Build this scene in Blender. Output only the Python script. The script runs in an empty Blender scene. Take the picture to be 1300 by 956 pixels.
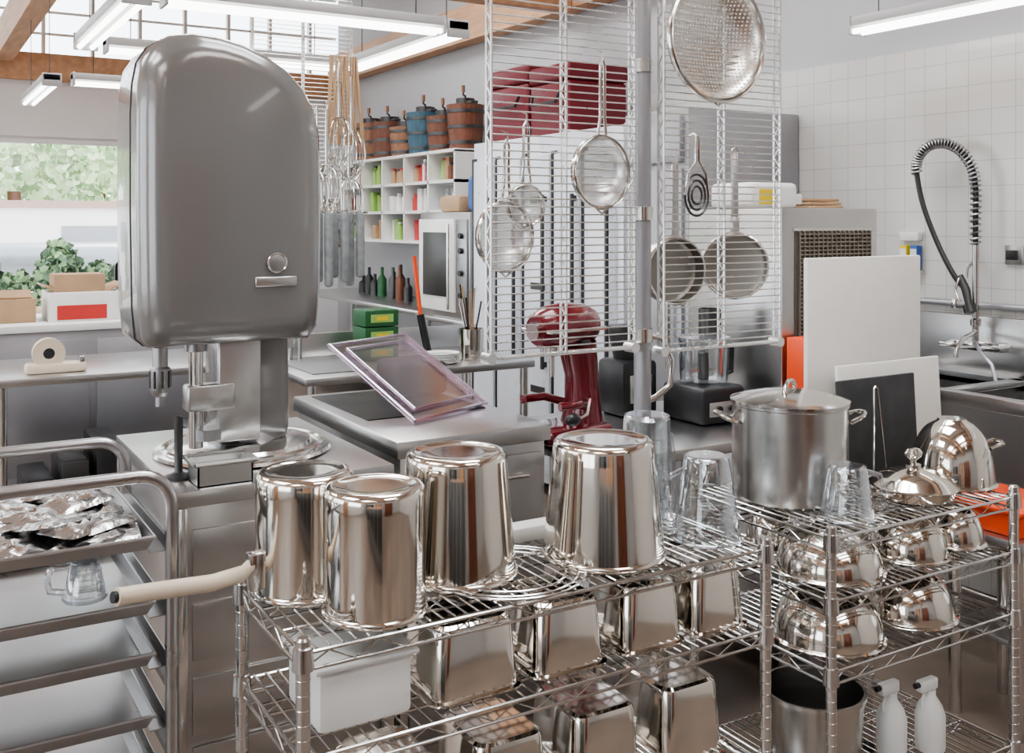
import bpy, bmesh, math, random
from mathutils import Vector, Matrix
random.seed(7)
pi=math.pi
sc=bpy.context.scene
# world axes follow the room grid: +x towards the tiled wall, +y towards the far window wall
# ------------------------------------------------------------------ materials
def nt(name):
    m=bpy.data.materials.new(name); m.use_nodes=True
    t=m.node_tree; t.nodes.clear()
    o=t.nodes.new('ShaderNodeOutputMaterial')
    return m,t,o
def pbr(name,col,metal=0.0,rough=0.5,var=0.06,scale=8,stretch=(1,1,1),bump=0.0,rvar=0.08,coat=0.0,emit=None,es=0,spec=0.5,trans=0.0):
    m,t,o=nt(name); N=t.nodes; L=t.links
    p=N.new('ShaderNodeBsdfPrincipled'); L.new(p.outputs[0],o.inputs[0])
    tc=N.new('ShaderNodeTexCoord'); mp=N.new('ShaderNodeMapping'); mp.inputs['Scale'].default_value=stretch
    L.new(tc.outputs['Object'],mp.inputs[0])
    n=N.new('ShaderNodeTexNoise'); n.inputs['Scale'].default_value=scale; n.inputs['Detail'].default_value=4
    L.new(mp.outputs[0],n.inputs[0])
    r=N.new('ShaderNodeValToRGB')
    c=Vector(col)
    r.color_ramp.elements[0].position=.3; r.color_ramp.elements[1].position=.7
    r.color_ramp.elements[0].color=(*(c*(1-var)),1); r.color_ramp.elements[1].color=(*[min(1,x*(1+var)) for x in c],1)
    L.new(n.outputs[0],r.inputs[0]); L.new(r.outputs[0],p.inputs['Base Color'])
    p.inputs['Metallic'].default_value=metal
    mr=N.new('ShaderNodeMapRange'); mr.inputs['To Min'].default_value=max(0.02,rough-rvar); mr.inputs['To Max'].default_value=rough+rvar
    L.new(n.outputs[0],mr.inputs[0]); L.new(mr.outputs[0],p.inputs['Roughness'])
    p.inputs['Coat Weight'].default_value=coat
    p.inputs['Specular IOR Level'].default_value=spec
    p.inputs['Transmission Weight'].default_value=trans
    if bump>0:
        b=N.new('ShaderNodeBump'); b.inputs['Strength'].default_value=bump; b.inputs['Distance'].default_value=.01
        L.new(n.outputs[0],b.inputs['Height']); L.new(b.outputs[0],p.inputs['Normal'])
    if emit:
        p.inputs['Emission Color'].default_value=(*emit,1); p.inputs['Emission Strength'].default_value=es
    return m
def emis(name,col,s):
    m,t,o=nt(name); e=t.nodes.new('ShaderNodeEmission'); e.inputs[0].default_value=(*col,1); e.inputs[1].default_value=s
    t.links.new(e.outputs[0],o.inputs[0]); return m
def clear(name,tint,refl=.1,edge=.75,rough=.04):
    m,t,o=nt(name); N=t.nodes; L=t.links
    tr=N.new('ShaderNodeBsdfTransparent'); tr.inputs[0].default_value=(*tint,1)
    g=N.new('ShaderNodeBsdfGlossy'); g.inputs['Roughness'].default_value=rough; g.inputs[0].default_value=(.95,.96,1,1)
    lw=N.new('ShaderNodeLayerWeight'); lw.inputs[0].default_value=.35
    mr=N.new('ShaderNodeMapRange'); mr.inputs['To Min'].default_value=refl; mr.inputs['To Max'].default_value=edge
    L.new(lw.outputs['Facing'],mr.inputs[0])
    mx=N.new('ShaderNodeMixShader'); L.new(mr.outputs[0],mx.inputs[0]); L.new(tr.outputs[0],mx.inputs[1]); L.new(g.outputs[0],mx.inputs[2])
    L.new(mx.outputs[0],o.inputs[0]); return m
def perf(name,scale,thr,col=(.75,.74,.72)):
    m,t,o=nt(name); N=t.nodes; L=t.links
    p=N.new('ShaderNodeBsdfPrincipled'); p.inputs['Base Color'].default_value=(*col,1); p.inputs['Metallic'].default_value=1; p.inputs['Roughness'].default_value=.3
    tr=N.new('ShaderNodeBsdfTransparent')
    tc=N.new('ShaderNodeTexCoord'); sp=N.new('ShaderNodeSeparateXYZ'); cb=N.new('ShaderNodeCombineXYZ')
    L.new(tc.outputs['Object'],sp.inputs[0]); L.new(sp.outputs[0],cb.inputs[0]); L.new(sp.outputs[2],cb.inputs[1])
    v=N.new('ShaderNodeTexVoronoi'); v.voronoi_dimensions='2D'; v.inputs['Scale'].default_value=scale; v.inputs['Randomness'].default_value=0
    L.new(cb.outputs[0],v.inputs['Vector'])
    lt=N.new('ShaderNodeMath'); lt.operation='LESS_THAN'; lt.inputs[1].default_value=thr
    L.new(v.outputs['Distance'],lt.inputs[0])
    mx=N.new('ShaderNodeMixShader'); L.new(lt.outputs[0],mx.inputs[0]); L.new(p.outputs[0],mx.inputs[1]); L.new(tr.outputs[0],mx.inputs[2])
    L.new(mx.outputs[0],o.inputs[0]); return m
STEEL=pbr('stainless_polished',(.72,.71,.69),1,.14,var=.01,scale=4,rvar=.015)
STEELP=pbr('stainless_pot',(.74,.70,.645),1,.085,var=.05,scale=9,stretch=(1,1,.08),rvar=.05,bump=.025)
STEELB=pbr('stainless_brushed',(.57,.565,.56),1,.29,var=.012,scale=3,rvar=.02)
STEELV=pbr('stainless_satin_pot',(.60,.595,.58),1,.24,var=.03,scale=40,stretch=(.1,.1,1),rvar=.05)
STEELD=pbr('stainless_dull',(.42,.42,.43),1,.38,var=.03,scale=5,rvar=.03)
PAN=pbr('pan_steel',(.33,.315,.29),.9,.38,var=.05,scale=10,rvar=.04)
CHROME=pbr('chrome_wire',(.64,.63,.62),1,.18,var=.03,rvar=.04)
GRIDW=pbr('zinc_wire',(.74,.74,.73),.85,.28,var=.03,rvar=.04)
ALU=pbr('aluminium_pan',(.46,.46,.465),1,.30,var=.05,scale=10)
FOIL=pbr('foil',(.74,.73,.73),1,.2,var=.05,scale=40,bump=.35)
MIXG=pbr('grey_enamel',(.225,.22,.215),.35,.2,var=.02,scale=3,rvar=.02,coat=.55)
DARKM=pbr('dark_metal',(.09,.09,.09),.8,.35)
BLACK=pbr('black_plastic',(.02,.02,.022),0,.35)
WHITEP=pbr('white_plastic',(.76,.76,.74),0,.4,var=.02)
LAMPB=pbr('lamp_body',(.42,.42,.42),.2,.45,var=.02)
CUT=pbr('cutting_board_white',(.86,.84,.80),0,.45,var=.02,scale=20)
BEIGE=pbr('beige_sleeve',(.68,.58,.46),0,.45,var=.04)
SLATE=pbr('slate',(.05,.052,.055),0,.6,var=.3,scale=12,bump=.3)
RED=pbr('red_enamel',(.14,.007,.015),.1,.2,coat=.8,var=.03)
REDC=pbr('red_cooler',(.14,.010,.018),0,.45)
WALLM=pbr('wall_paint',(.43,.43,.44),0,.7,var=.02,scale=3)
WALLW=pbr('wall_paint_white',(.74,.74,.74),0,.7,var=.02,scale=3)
CEIL=pbr('ceiling_paint',(.72,.71,.69),0,.8,var=.03)
FLOOR=pbr('concrete_floor',(.18,.138,.11),0,.42,var=.3,scale=2.2,rvar=.12,bump=.05)
WOOD=pbr('fir_beam',(.50,.29,.17),0,.6,var=.18,scale=5,stretch=(4,.6,4))
WOOD2=pbr('barrel_wood',(.15,.055,.03),0,.5,var=.3,scale=16,stretch=(3,3,.4))
WOOD3=pbr('barrel_wood_light',(.27,.13,.07),0,.5,var=.3,scale=16,stretch=(3,3,.4))
BLUEW=pbr('barrel_blue',(.04,.10,.14),0,.5,var=.3,scale=16,stretch=(3,3,.4))
FRIDGE=pbr('fridge_white',(.70,.73,.79),.15,.3,var=.02)
GREYC=pbr('grey_cabinet',(.38,.38,.40),.6,.35,var=.02)
CARD=pbr('cardboard',(.42,.28,.17),0,.8,var=.1)
GREEN=pbr('green_box',(.02,.10,.035),0,.5)
YEL=pbr('yellow_label',(.70,.52,.03),0,.5)
ORANGE=pbr('orange_plastic',(.85,.10,.03),0,.4)
BLUE=pbr('blue_plastic',(.04,.12,.38),0,.4)
REDL=pbr('red_label',(.5,.04,.035),0,.5)
GREENL=pbr('light_green',(.30,.48,.13),0,.5)
GRAYT=pbr('grey_cloth',(.26,.28,.29),0,.9,var=.2,scale=30,bump=.4)
LEAF=pbr('foliage',(.10,.16,.09),0,.7,var=.6,scale=6)
LEAFB=pbr('foliage_pale_glow',(.42,.52,.32),0,.7,var=.35,scale=3,emit=(.75,.88,.62),es=.55)  # emission added so the leaves look washed out by daylight
LEAFC=pbr('foliage_mid_glow',(.22,.34,.16),0,.7,var=.4,scale=3,emit=(.6,.75,.5),es=.25)  # weaker emission, again imitating bright daylight on leaves
ASPH=pbr('asphalt',(.45,.44,.43),0,.8)
OUTW=pbr('outside_wall_glow',(.80,.76,.74),0,.8,emit=(1,.95,.93),es=.5)  # glow built into the material to imitate a brightly daylit wall
BRICKO=pbr('outside_roof',(.5,.33,.28),0,.8)
LOUV=pbr('louver_dark',(.13,.115,.10),.4,.45)
LOUVL=pbr('louver_metal',(.36,.32,.28),.8,.4)
TUBE=emis('fluorescent_tube',(1,.98,.95),5)
SKYL=emis('skylight_glass',(.93,.97,1),10.5)
GLASSC=clear('clear_plastic',(.92,.94,.94),.09,.95)
PINKC=clear('pink_plastic',(.88,.82,.87),.12,.6,.12)
PINKE=clear('pink_plastic_edge',(.80,.66,.76),.22,.75,.15)
WINDOWG=clear('window_glass',(.97,.98,.98),.03,.3)
MESHM=perf('sieve_mesh',330,.27)
PERF=perf('perforated_steel',95,.25,(.78,.74,.68))
def tilemat():
    m,t,o=nt('wall_tile'); N=t.nodes; L=t.links
    p=N.new('ShaderNodeBsdfPrincipled'); L.new(p.outputs[0],o.inputs[0])
    tc=N.new('ShaderNodeTexCoord'); sp=N.new('ShaderNodeSeparateXYZ'); cb=N.new('ShaderNodeCombineXYZ')
    L.new(tc.outputs['Object'],sp.inputs[0]); L.new(sp.outputs[1],cb.inputs[0]); L.new(sp.outputs[2],cb.inputs[1])
    b=N.new('ShaderNodeTexBrick'); b.offset=0.0; b.inputs['Scale'].default_value=1
    b.inputs['Brick Width'].default_value=.108; b.inputs['Row Height'].default_value=.108; b.inputs['Mortar Size'].default_value=.0018
    b.inputs['Color1'].default_value=(.55,.535,.51,1); b.inputs['Color2'].default_value=(.58,.565,.54,1); b.inputs['Mortar'].default_value=(.41,.40,.385,1)
    L.new(cb.outputs[0],b.inputs[0]); L.new(b.outputs[0],p.inputs['Base Color'])
    bp=N.new('ShaderNodeBump'); bp.invert=True; bp.inputs['Strength'].default_value=.5; bp.inputs['Distance'].default_value=.003
    L.new(b.outputs['Fac'],bp.inputs['Height']); L.new(bp.outputs[0],p.inputs['Normal'])
    p.inputs['Roughness'].default_value=.14; return m
TILE=tilemat()
# ------------------------------------------------------------------ builder
class B:
    def __init__(s,name,M=None):
        s.n=name; s.v=[]; s.f=[]; s.fm=[]; s.fs=[]; s.mats=[]; s.M=M or Matrix()
    def mi(s,m):
        if m not in s.mats: s.mats.append(m)
        return s.mats.index(m)
    def add(s,vs,fs,mat,smooth=False):
        o=len(s.v); M=s.M
        s.v+= [M@Vector(v) for v in vs]
        i=s.mi(mat)
        for f in fs: s.f.append([o+k for k in f]); s.fm.append(i); s.fs.append(smooth)
    def box(s,x0,x1,y0,y1,z0,z1,mat,bev=0,R=None,seg=2):
        if bev==0 and R is None:
            vs=[(x0,y0,z0),(x1,y0,z0),(x1,y1,z0),(x0,y1,z0),(x0,y0,z1),(x1,y0,z1),(x1,y1,z1),(x0,y1,z1)]
            s.add(vs,[(0,3,2,1),(4,5,6,7),(0,1,5,4),(1,2,6,5),(2,3,7,6),(3,0,4,7)],mat); return
        bm=bmesh.new(); bmesh.ops.create_cube(bm,size=1)
        c=Vector(((x0+x1)/2,(y0+y1)/2,(z0+z1)/2))
        for v in bm.verts: v.co=Vector((v.co.x*(x1-x0),v.co.y*(y1-y0),v.co.z*(z1-z0)))
        if bev>0: bmesh.ops.bevel(bm,geom=bm.edges[:],offset=bev,segments=seg,affect='EDGES',profile=.5)
        bm.verts.index_update()
        vs=[(R@v.co if R else v.co)+c for v in bm.verts]
        fs=[[v.index for v in f.verts] for f in bm.faces]
        bm.free(); s.add(vs,fs,mat,bev>0)
    def lathe(s,prof,c,mat,seg=36,closed=False):
        vs=[];rings=[]
        for r,z in prof:
            if r<1e-5: rings.append([len(vs)]); vs.append((c[0],c[1],c[2]+z))
            else:
                rings.append(list(range(len(vs),len(vs)+seg)))
                for k in range(seg):
                    a=2*pi*k/seg; vs.append((c[0]+r*math.cos(a),c[1]+r*math.sin(a),c[2]+z))
        fs=[]
        n=len(rings)
        for i in range(n if closed else n-1):
            A=rings[i]; Bq=rings[(i+1)%n]
            for k in range(seg):
                k2=(k+1)%seg
                if len(A)==1 and len(Bq)==1: continue
                if len(A)==1: fs.append((A[0],Bq[k],Bq[k2]))
                elif len(Bq)==1: fs.append((A[k],A[k2],Bq[0]))
                else: fs.append((A[k],A[k2],Bq[k2],Bq[k]))
        s.add(vs,fs,mat,True)
    def tube(s,pts,r,mat,seg=8,closed=False,caps=True):
        pts=[Vector(p) for p in pts]; n=len(pts); vs=[];fs=[]
        up=None
        for i,p in enumerate(pts):
            if closed: d=(pts[(i+1)%n]-pts[i-1])
            else: d=(pts[min(i+1,n-1)]-pts[max(i-1,0)])
            d.normalize()
            if up is None:
                up=Vector((0,0,1)) if abs(d.z)<.9 else Vector((1,0,0))
            x=up-d*up.dot(d)
            if x.length<1e-4: x=d.orthogonal()
            x.normalize(); y=d.cross(x); up=x
            rr=r[i] if isinstance(r,(list,tuple)) else r
            for k in range(seg):
                a=2*pi*k/seg; vs.append(p+x*rr*math.cos(a)+y*rr*math.sin(a))
        for i in range(n if closed else n-1):
            j=(i+1)%n
            for k in range(seg):
                k2=(k+1)%seg
                fs.append((i*seg+k,i*seg+k2,j*seg+k2,j*seg+k))
        if caps and not closed:
            fs.append(tuple(range(seg))[::-1]); fs.append(tuple(range((n-1)*seg,n*seg)))
        s.add(vs,fs,mat,True)
    def cyl(s,p0,p1,r,mat,seg=16,r2=None):
        s.tube([p0,p1],[r,r if r2 is None else r2],mat,seg)
    def ring(s,c,R,r,mat,seg=32,rs=6):
        s.tube([(c[0]+R*math.cos(2*pi*k/seg),c[1]+R*math.sin(2*pi*k/seg),c[2]) for k in range(seg)],r,mat,rs,closed=True)
    def ball(s,c,r,mat,sx=1,sy=1,sz=1,seg=20):
        n=seg//2; old=s.M
        s.M=old@Matrix.Translation(c)@Matrix.Diagonal((sx,sy,sz,1))
        s.lathe([(r*math.sin(pi*i/n) if 0<i<n else 0,-r*math.cos(pi*i/n)) for i in range(n+1)],(0,0,0),mat,seg)
        s.M=old
    def done(s,angle=38):
        if not s.v: return
        xs=[v.x for v in s.v]; ys=[v.y for v in s.v]; zs=[v.z for v in s.v]
        o=Vector(((min(xs)+max(xs))/2,(min(ys)+max(ys))/2,min(zs)))
        me=bpy.data.meshes.new(s.n); me.from_pydata([v-o for v in s.v],[],s.f)
        for m in s.mats: me.materials.append(m)
        me.polygons.foreach_set('material_index',s.fm); me.polygons.foreach_set('use_smooth',s.fs)
        bm=bmesh.new(); bm.from_mesh(me); bmesh.ops.recalc_face_normals(bm,faces=bm.faces[:]); bm.to_mesh(me); bm.free()
        me.set_sharp_from_angle(angle=math.radians(angle))
        me.update()
        ob=bpy.data.objects.new(s.n,me); ob.location=o; sc.collection.objects.link(ob); return ob
def arc(c,r,a0,a1,n,plane='xz'):
    out=[]
    for i in range(n+1):
        a=a0+(a1-a0)*i/n
        u,w=r*math.cos(a),r*math.sin(a)
        out.append({'xz':(c[0]+u,c[1],c[2]+w),'yz':(c[0],c[1]+u,c[2]+w),'xy':(c[0]+u,c[1]+w,c[2])}[plane])
    return out
RX90=Matrix.Rotation(pi/2,4,'X')
def face_room(c,rz=0,tilt=0):   # local x right, y up, z towards the near side of the room
    return Matrix.Translation(c)@Matrix.Rotation(rz,4,'Z')@Matrix.Rotation(tilt,4,'X')@RX90
# ------------------------------------------------------------------ room shell
WX=3.95; FY=10.1; H=4.2; LX=-4.2; BY=-3.6
def simple(name,*boxes):
    b=B(name)
    for bx in boxes: b.box(*bx)
    return b.done()
simple('floor',(LX,WX+.15,BY,FY+.1,-.1,0,FLOOR))
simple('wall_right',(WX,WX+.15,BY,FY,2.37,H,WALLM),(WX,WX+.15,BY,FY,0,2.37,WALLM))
simple('trim_tile_right',(WX-.012,WX-.001,BY+.02,5.85,0.02,2.37,TILE))
b=B('wall_far')
b.box(LX,WX,FY,FY+.15,0,.75,WALLW); b.box(LX,WX,FY,FY+.15,2.36,2.86,WALLW)
b.box(2.0,WX,FY,FY+.15,.75,2.36,WALLW); b.box(LX,WX,FY,FY+.15,4.0,H,WALLW)
b.box(LX,LX+.3,FY,FY+.15,.75,4.0,WALLW); b.done()
b=B('window_1')
for x in (-3.85,-2.4,-.95,.5,1.97):
    b.box(x-.03,x+.03,FY+.03,FY+.1,.75,2.36,WALLW)
b.box(LX+.3,2.0,FY+.04,FY+.09,.75,.81,WALLW); b.box(LX+.3,2.0,FY+.04,FY+.09,2.30,2.36,WALLW)
b.box(LX+.3,2.0,FY+.06,FY+.065,.8,2.31,WINDOWG); b.done()
b=B('window_2')
x=LX+.3
while x<WX:
    b.box(x-.015,x+.015,FY+.03,FY+.1,3.1,4.0,WALLW); x+=.42
for z in (3.3,3.5,3.7,3.9): b.box(LX+.3,WX,FY+.05,FY+.08,z-.01,z+.01,WALLW)
b.done()
simple('beam_header',(LX,WX,FY-.1,FY+.12,2.86,3.1,WOOD))
simple('wall_left',(LX-.15,LX,BY,FY+.1,0,.8,WALLW),(LX-.15,LX,BY,FY+.1,2.9,H,WALLW),(LX-.15,LX,BY,-2,.8,2.9,WALLW),(LX-.15,LX,1.2,2.2,.8,2.9,WALLW),(LX-.15,LX,5.4,6.6,.8,2.9,WALLW),(LX-.15,LX,9.6,FY+.1,.8,2.9,WALLW))
b=B('window_3')
for y in (-2,-.4,1.17,2.23,3.8,5.37,6.63,8.1,9.57): b.box(LX-.1,LX-.04,y-.03,y+.03,.8,2.9,DARKM)
b.done()
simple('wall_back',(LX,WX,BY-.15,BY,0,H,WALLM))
b=B('ceiling')
xs=[LX,-2.8,-1.2,.9,2.6,WX]
ys=[BY,-2.4,-.4,1.2,3.4,5.0,7.4,FY]
for i in range(5):
    for j in range(7):
        hole=i in(1,3) and j in(1,3,5)
        if not hole: b.box(xs[i],xs[i+1],ys[j],ys[j+1],H,H+.1,CEIL)
b.done()
for i in(1,3):
    for j in(1,3,5):
        b=B('skylight'); b.box(xs[i],xs[i+1],ys[j],ys[j+1],H+.1,H+.12,SKYL); b.done()
for x,z0,z1 in ((.8,3.0,3.28),(3.86,3.0,3.28),(-2.4,3.0,3.28)):
    simple('ceiling_beam',(x-.07,x+.07,BY,FY-.12,z0,z1,WOOD))
for y in (5.6,2.6,-.6):
    simple('ceiling_beam',(LX,3.78,y-.06,y+.06,2.97,3.19,WOOD))
for y in [BY+.3+i*.9 for i in range(15)]:
    simple('rafter',(LX,WX,y-.03,y+.03,3.98,H,WOOD))
# unseen things added behind the photographer for brown and dark reflections in the steel
b=B('reflection_door_1'); y=BY+.005; b.box(-1.2,-.2,y,y+.06,0,2.1,WOOD); b.box(-1.3,-1.2,y,y+.08,0,2.2,DARKM); b.box(-.2,-.1,y,y+.08,0,2.2,DARKM); b.box(-1.3,-.1,y,y+.08,2.1,2.2,DARKM); b.box(-.32,-.28,y+.06,y+.12,.95,1.1,STEEL); b.done()
b=B('reflection_storage_cabinet'); b.box(.6,2.0,BY+.02,BY+.6,0.0,2.1,WOOD2,.01); b.box(.62,1.29,BY+.6,BY+.62,.1,2.05,WOOD2,.005); b.box(1.31,1.98,BY+.6,BY+.62,.1,2.05,WOOD2,.005)
b.cyl((1.25,BY+.65,1),(1.25,BY+.65,1.2),.01,STEEL); b.cyl((1.35,BY+.65,1),(1.35,BY+.65,1.2),.01,STEEL); b.done()
b=B('reflection_shelving_cabinet'); b.box(-3.6,-1.9,BY+.02,BY+.5,0,1.9,BLACK,.01)
for z in(.4,.8,1.2,1.6): b.box(-3.55,-1.95,BY+.5,BY+.52,z-.17,z+.17,DARKM,.005)
b.done()
b=B('reflection_counter'); b.box(-1.6,.4,-1.75,-1.1,.05,.87,GREYC,.005); b.box(-1.63,.43,-1.78,-1.07,.87,.91,WOOD,.005); b.box(-1.55,.35,-1.7,-1.15,0,.05,BLACK)
for i in range(4): b.box(-1.57+i*.49,-1.11+i*.49,-1.10,-1.085,.1,.84,DARKM,.004)
b.done()
b=B('reflection_wooden_door'); b.box(-3.9,-3.82,1.25,2.15,0,2.2,WOOD,.004); b.box(-3.82,-3.80,1.35,2.05,.2,.95,WOOD,.004); b.box(-3.82,-3.80,1.35,2.05,1.15,2.05,WOOD,.004); b.cyl((-3.79,2.08,1.0),(-3.79,2.08,1.15),.012,STEEL); b.done()
# ------------------------------------------------------------------ exterior
simple('ground_outside',(-30,14,FY+.15,40,-.3,-.1,ASPH))
def foliage(name,blobs,mats,n=900,sz=.12):
    b=B(name)
    for (x,y,z,rx,ry,rz) in blobs:
        for i in range(n):
            d=Vector((random.gauss(0,1),random.gauss(0,1),random.gauss(0,1))).normalized()*(random.random()**.3)
            p=Vector((x+d.x*rx,y+d.y*ry,z+d.z*rz)); s=sz*(.5+random.random())
            R=Matrix.Rotation(random.random()*6,3,'Z')@Matrix.Rotation(random.random()*3,3,'X')@Matrix.Rotation(random.random()*3,3,'Y')
            b.add([p+R@Vector(q)*s for q in((-.5,-.25,0),(0,-.38,.08),(.5,0,.0),(0,.38,.1),(-.5,.25,0))],[(0,1,2,3,4)],random.choice(mats))
    return b
for (x,y,h) in((.75,12.3,1.25),(1.15,12.6,1.0),(1.55,12.3,1.35),(2.0,12.6,1.1),(2.5,12.3,1.3),(-.1,12.5,1.2),(-1.2,12.2,1.4),(-2.4,12.4,1.3)):
    b=foliage('potted_shrub',[(x,y,h*.62,.27,.3,h*.42)],[LEAF,LEAF,LEAFC],700,.09); b.cyl((x,y,-.1),(x,y,.5),.16,DARKM,16,.2); b.done()
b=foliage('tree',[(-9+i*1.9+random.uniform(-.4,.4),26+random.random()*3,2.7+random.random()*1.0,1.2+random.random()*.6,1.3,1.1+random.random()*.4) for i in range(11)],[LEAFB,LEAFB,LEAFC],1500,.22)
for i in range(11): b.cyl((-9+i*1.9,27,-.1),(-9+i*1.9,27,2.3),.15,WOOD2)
b.done()
b=B('building_outside'); b.box(-16,9,22,23,-.1,1.85,OUTW); b.box(-16,9,21.9,23.1,1.85,2.0,BRICKO)
for i in range(8): b.box(-14+i*2.8,-12.8+i*2.8,21.95,22,.8,1.5,GREYC)
b.done()
b=B('parked_car',Matrix.Translation((2.0,17.5,-.1)))
b.box(-2.1,2.1,-.85,.85,.3,.85,OUTW,.15,seg=3); b.box(-1.2,1.3,-.75,.75,.8,1.35,GREYC,.2,seg=3)
for x in(-1.3,1.3):
    for y in(-.85,.7): b.cyl((x,y,.33),(x,y+.16,.33),.33,BLACK,20)
b.done()
# ------------------------------------------------------------------ wire shelving
def zig(b,p0,p1,h,axis,mat,step=.045,r=.0016):
    p0=Vector(p0);p1=Vector(p1); L=(p1-p0).length; n=max(2,int(L/step)); pts=[]
    for i in range(n+1):
        q=p0.lerp(p1,i/n); pts.append(q if i%2 else q+Vector(axis)*h)
    b.tube(pts,r,mat,5)
def wire_shelf(b,x0,x1,y0,y1,z,sp=.024):
    z=z-.004; h=.028
    for (p,q) in(((x0,y0),(x1,y0)),((x0,y1),(x1,y1)),((x0,y0),(x0,y1)),((x1,y0),(x1,y1))):
        for dz in(0,-h): b.cyl((p[0],p[1],z+dz-.004),(q[0],q[1],z+dz-.004),.0036,CHROME,6)
        zig(b,(p[0],p[1],z-.006),(q[0],q[1],z-.006),h-.004,(0,0,-1),CHROME)
    n=int((x1-x0)/sp)
    for i in range(1,n): b.cyl((x0+i*(x1-x0)/n,y0,z+.001),(x0+i*(x1-x0)/n,y1,z+.001),.0021,CHROME,5)
    for k in(.33,.67):
        y=y0+(y1-y0)*k; b.cyl((x0,y,z-.006),(x1,y,z-.006),.003,CHROME,6); b.cyl((x0,y,z-h),(x1,y,z-h),.003,CHROME,6)
        zig(b,(x0,y,z-.006),(x1,y,z-.006),h-.004,(0,0,-1),CHROME)
def wire_unit(name,x0,x1,y0,y1,zs,top):
    b=B(name)
    for z in zs:
        wire_shelf(b,x0,x1,y0,y1,z)
    for x in(x0,x1):
        for y in(y0,y1):
            b.lathe([(0,.03),(.0125,.03),(.0125,top-.004),(.009,top),(0,top)],(x,y,0),CHROME,16)
            b.lathe([(0,0),(.018,0),(.018,.02),(.008,.035)],(x,y,0),BLACK,16)
            zz=.08
            while zz<top-.02:
                b.ring((x,y,zz),.0125,.0009,CHROME,14,4); zz+=.025
            for z in zs:
                b.lathe([(.012,-.036),(.019,-.034),(.0165,.004),(.012,.006)],(x,y,z),CHROME,16)
    return b.done()
ZT=.88
wire_unit('wire_shelf_unit',.585,1.65,1.655,2.01,[.88,.70,.42,.15],.90)
wire_unit('wire_shelf_unit',1.83,2.52,1.63,2.10,[.88,.736,.574,.23],.905)
# ------------------------------------------------------------------ pots
def pot_inv(name,x,y,z,rb,rt,h,mat=STEELP):
    b=B(name); t=.003
    p=[(rb-t,0),(rb+.003,0),(rb+.0045,.004),(rb+.003,.009),(rb,.012)]
    for i in range(1,9):
        k=i/9; p.append((rb+(rt-rb)*k,.012+(h-.03)*k))
    p+=[(rt,h-.016),(rt-.002,h-.008),(rt-.007,h-.002),(rt-.013,h),(rt-.02,h-.001),(rt-.024,h-.003),(rt*.5,h-.003),(0,h-.003)]
    b.lathe(p,(x,y,z),mat,64)
    b.lathe([(rb-t,0),(rt-t,h-.012),(0,h-.008)],(x,y,z),STEELD,48)
    return b
b=pot_inv('saucepan',.684,1.925,ZT,.095,.095,.235)
b.box(.570,.596,1.905,1.935,ZT+.02,ZT+.09,STEEL,.003)
b.tube([(.59,1.92,ZT+.085),(.580,1.918,ZT+.07),(.562,1.915,ZT+.058),(.53,1.908,ZT+.052)],.013,BEIGE,14)
b.tube([(.557,1.914,ZT+.056),(.50,1.901,.933),(.40,1.871,.947),(.322,1.848,.957)],[.0145,.0155,.0155,.0155],BEIGE,18)
b.tube([(.3232,1.8485,.957),(.315,1.846,.9583)],.010,BLACK,14)  # black plug imitates the shade inside the hollow handle end
b.done()
b=pot_inv('bain_marie_pot',.757,1.752,ZT,.094,.094,.235)
b.done()
pot_inv('bain_marie_pot',.985,1.86,ZT,.122,.104,.25).done()
pot_inv('bain_marie_pot',1.313,1.80,ZT,.131,.110,.25).done()
b=B('wire_cooling_ring')
for r in(.12,.145,.16): b.ring((1.07,1.80,ZT+.004),r,.0025,CHROME,40)
b.done()
b=B('plastic_tray'); b.box(1.08,1.33,1.945,2.0,ZT,ZT+.035,WHITEP,.008); b.done()
def pitcher(x,y,z,rb,rt,h,ang,name='measuring_pitcher'):
    b=B(name)
    b.lathe([(rb,0),(rb+.004,0),(rb+.004,.006),(rt,h-.01),(rt-.01,h),(0,h),(0,h-.003),(rt-.012,h-.004),(rt-.003,h-.012),(rb,.005)],(x,y,z),GLASSC,36,closed=True)
    for k in range(1,6): b.ring((x,y,z+h*k/7),rb+(rt-rb)*k/7+.0005,.0008,GLASSC,30,4)
    b.ring((x,y,z+.004),rb+.004,.0028,GLASSC,36,6); b.ring((x,y,z+h-.005),rt-.004,.003,GLASSC,36,6)
    c,s=math.cos(ang),math.sin(ang)
    b.tube([(x+c*(rb+(rt-rb)*.15),y+s*(rb+(rt-rb)*.15),z+h*.12),(x+c*(rb+.035),y+s*(rb+.035),z+h*.14),(x+c*(rb+.042),y+s*(rb+.042),z+h*.45),(x+c*(rb+.03),y+s*(rb+.03),z+h*.75),(x+c*(rt+.0),y+s*(rt+.0),z+h*.85)],.007,GLASSC,8)
    return b.done()
pitcher(1.575,1.765,ZT,.074,.052,.19,2.9)
pitcher(1.535,1.93,ZT,.060,.056,.26,.2)
pitcher(1.975,1.71,ZT,.06,.047,.13,-.3)
pitcher(.30,2.04,.898,.034,.026,.075,2.5,'plastic_cup')
b=B('stockpot'); x,y=2.005,1.925; r=.148
b.lathe([(0,0),(r-.006,0),(r,.006),(r,.24),(r+.004,.243),(r+.004,.249),(r-.003,.25),(r-.003,.02),(0,.02)],(x,y,ZT),STEELV,64)
b.lathe([(r+.005,.25),(r+.005,.254),(r-.004,.257),(r-.02,.262),(.06,.277),(0,.28)],(x,y,ZT),STEEL,64)
b.tube([(x-.05,y-.03,ZT+.268)]+[(x-.05*math.cos(a),y-.03*math.cos(a),ZT+.272+.03*math.sin(a)) for a in [i*pi/10 for i in range(1,10)]]+[(x+.05,y+.03,ZT+.268)],.006,STEEL,10)
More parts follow.
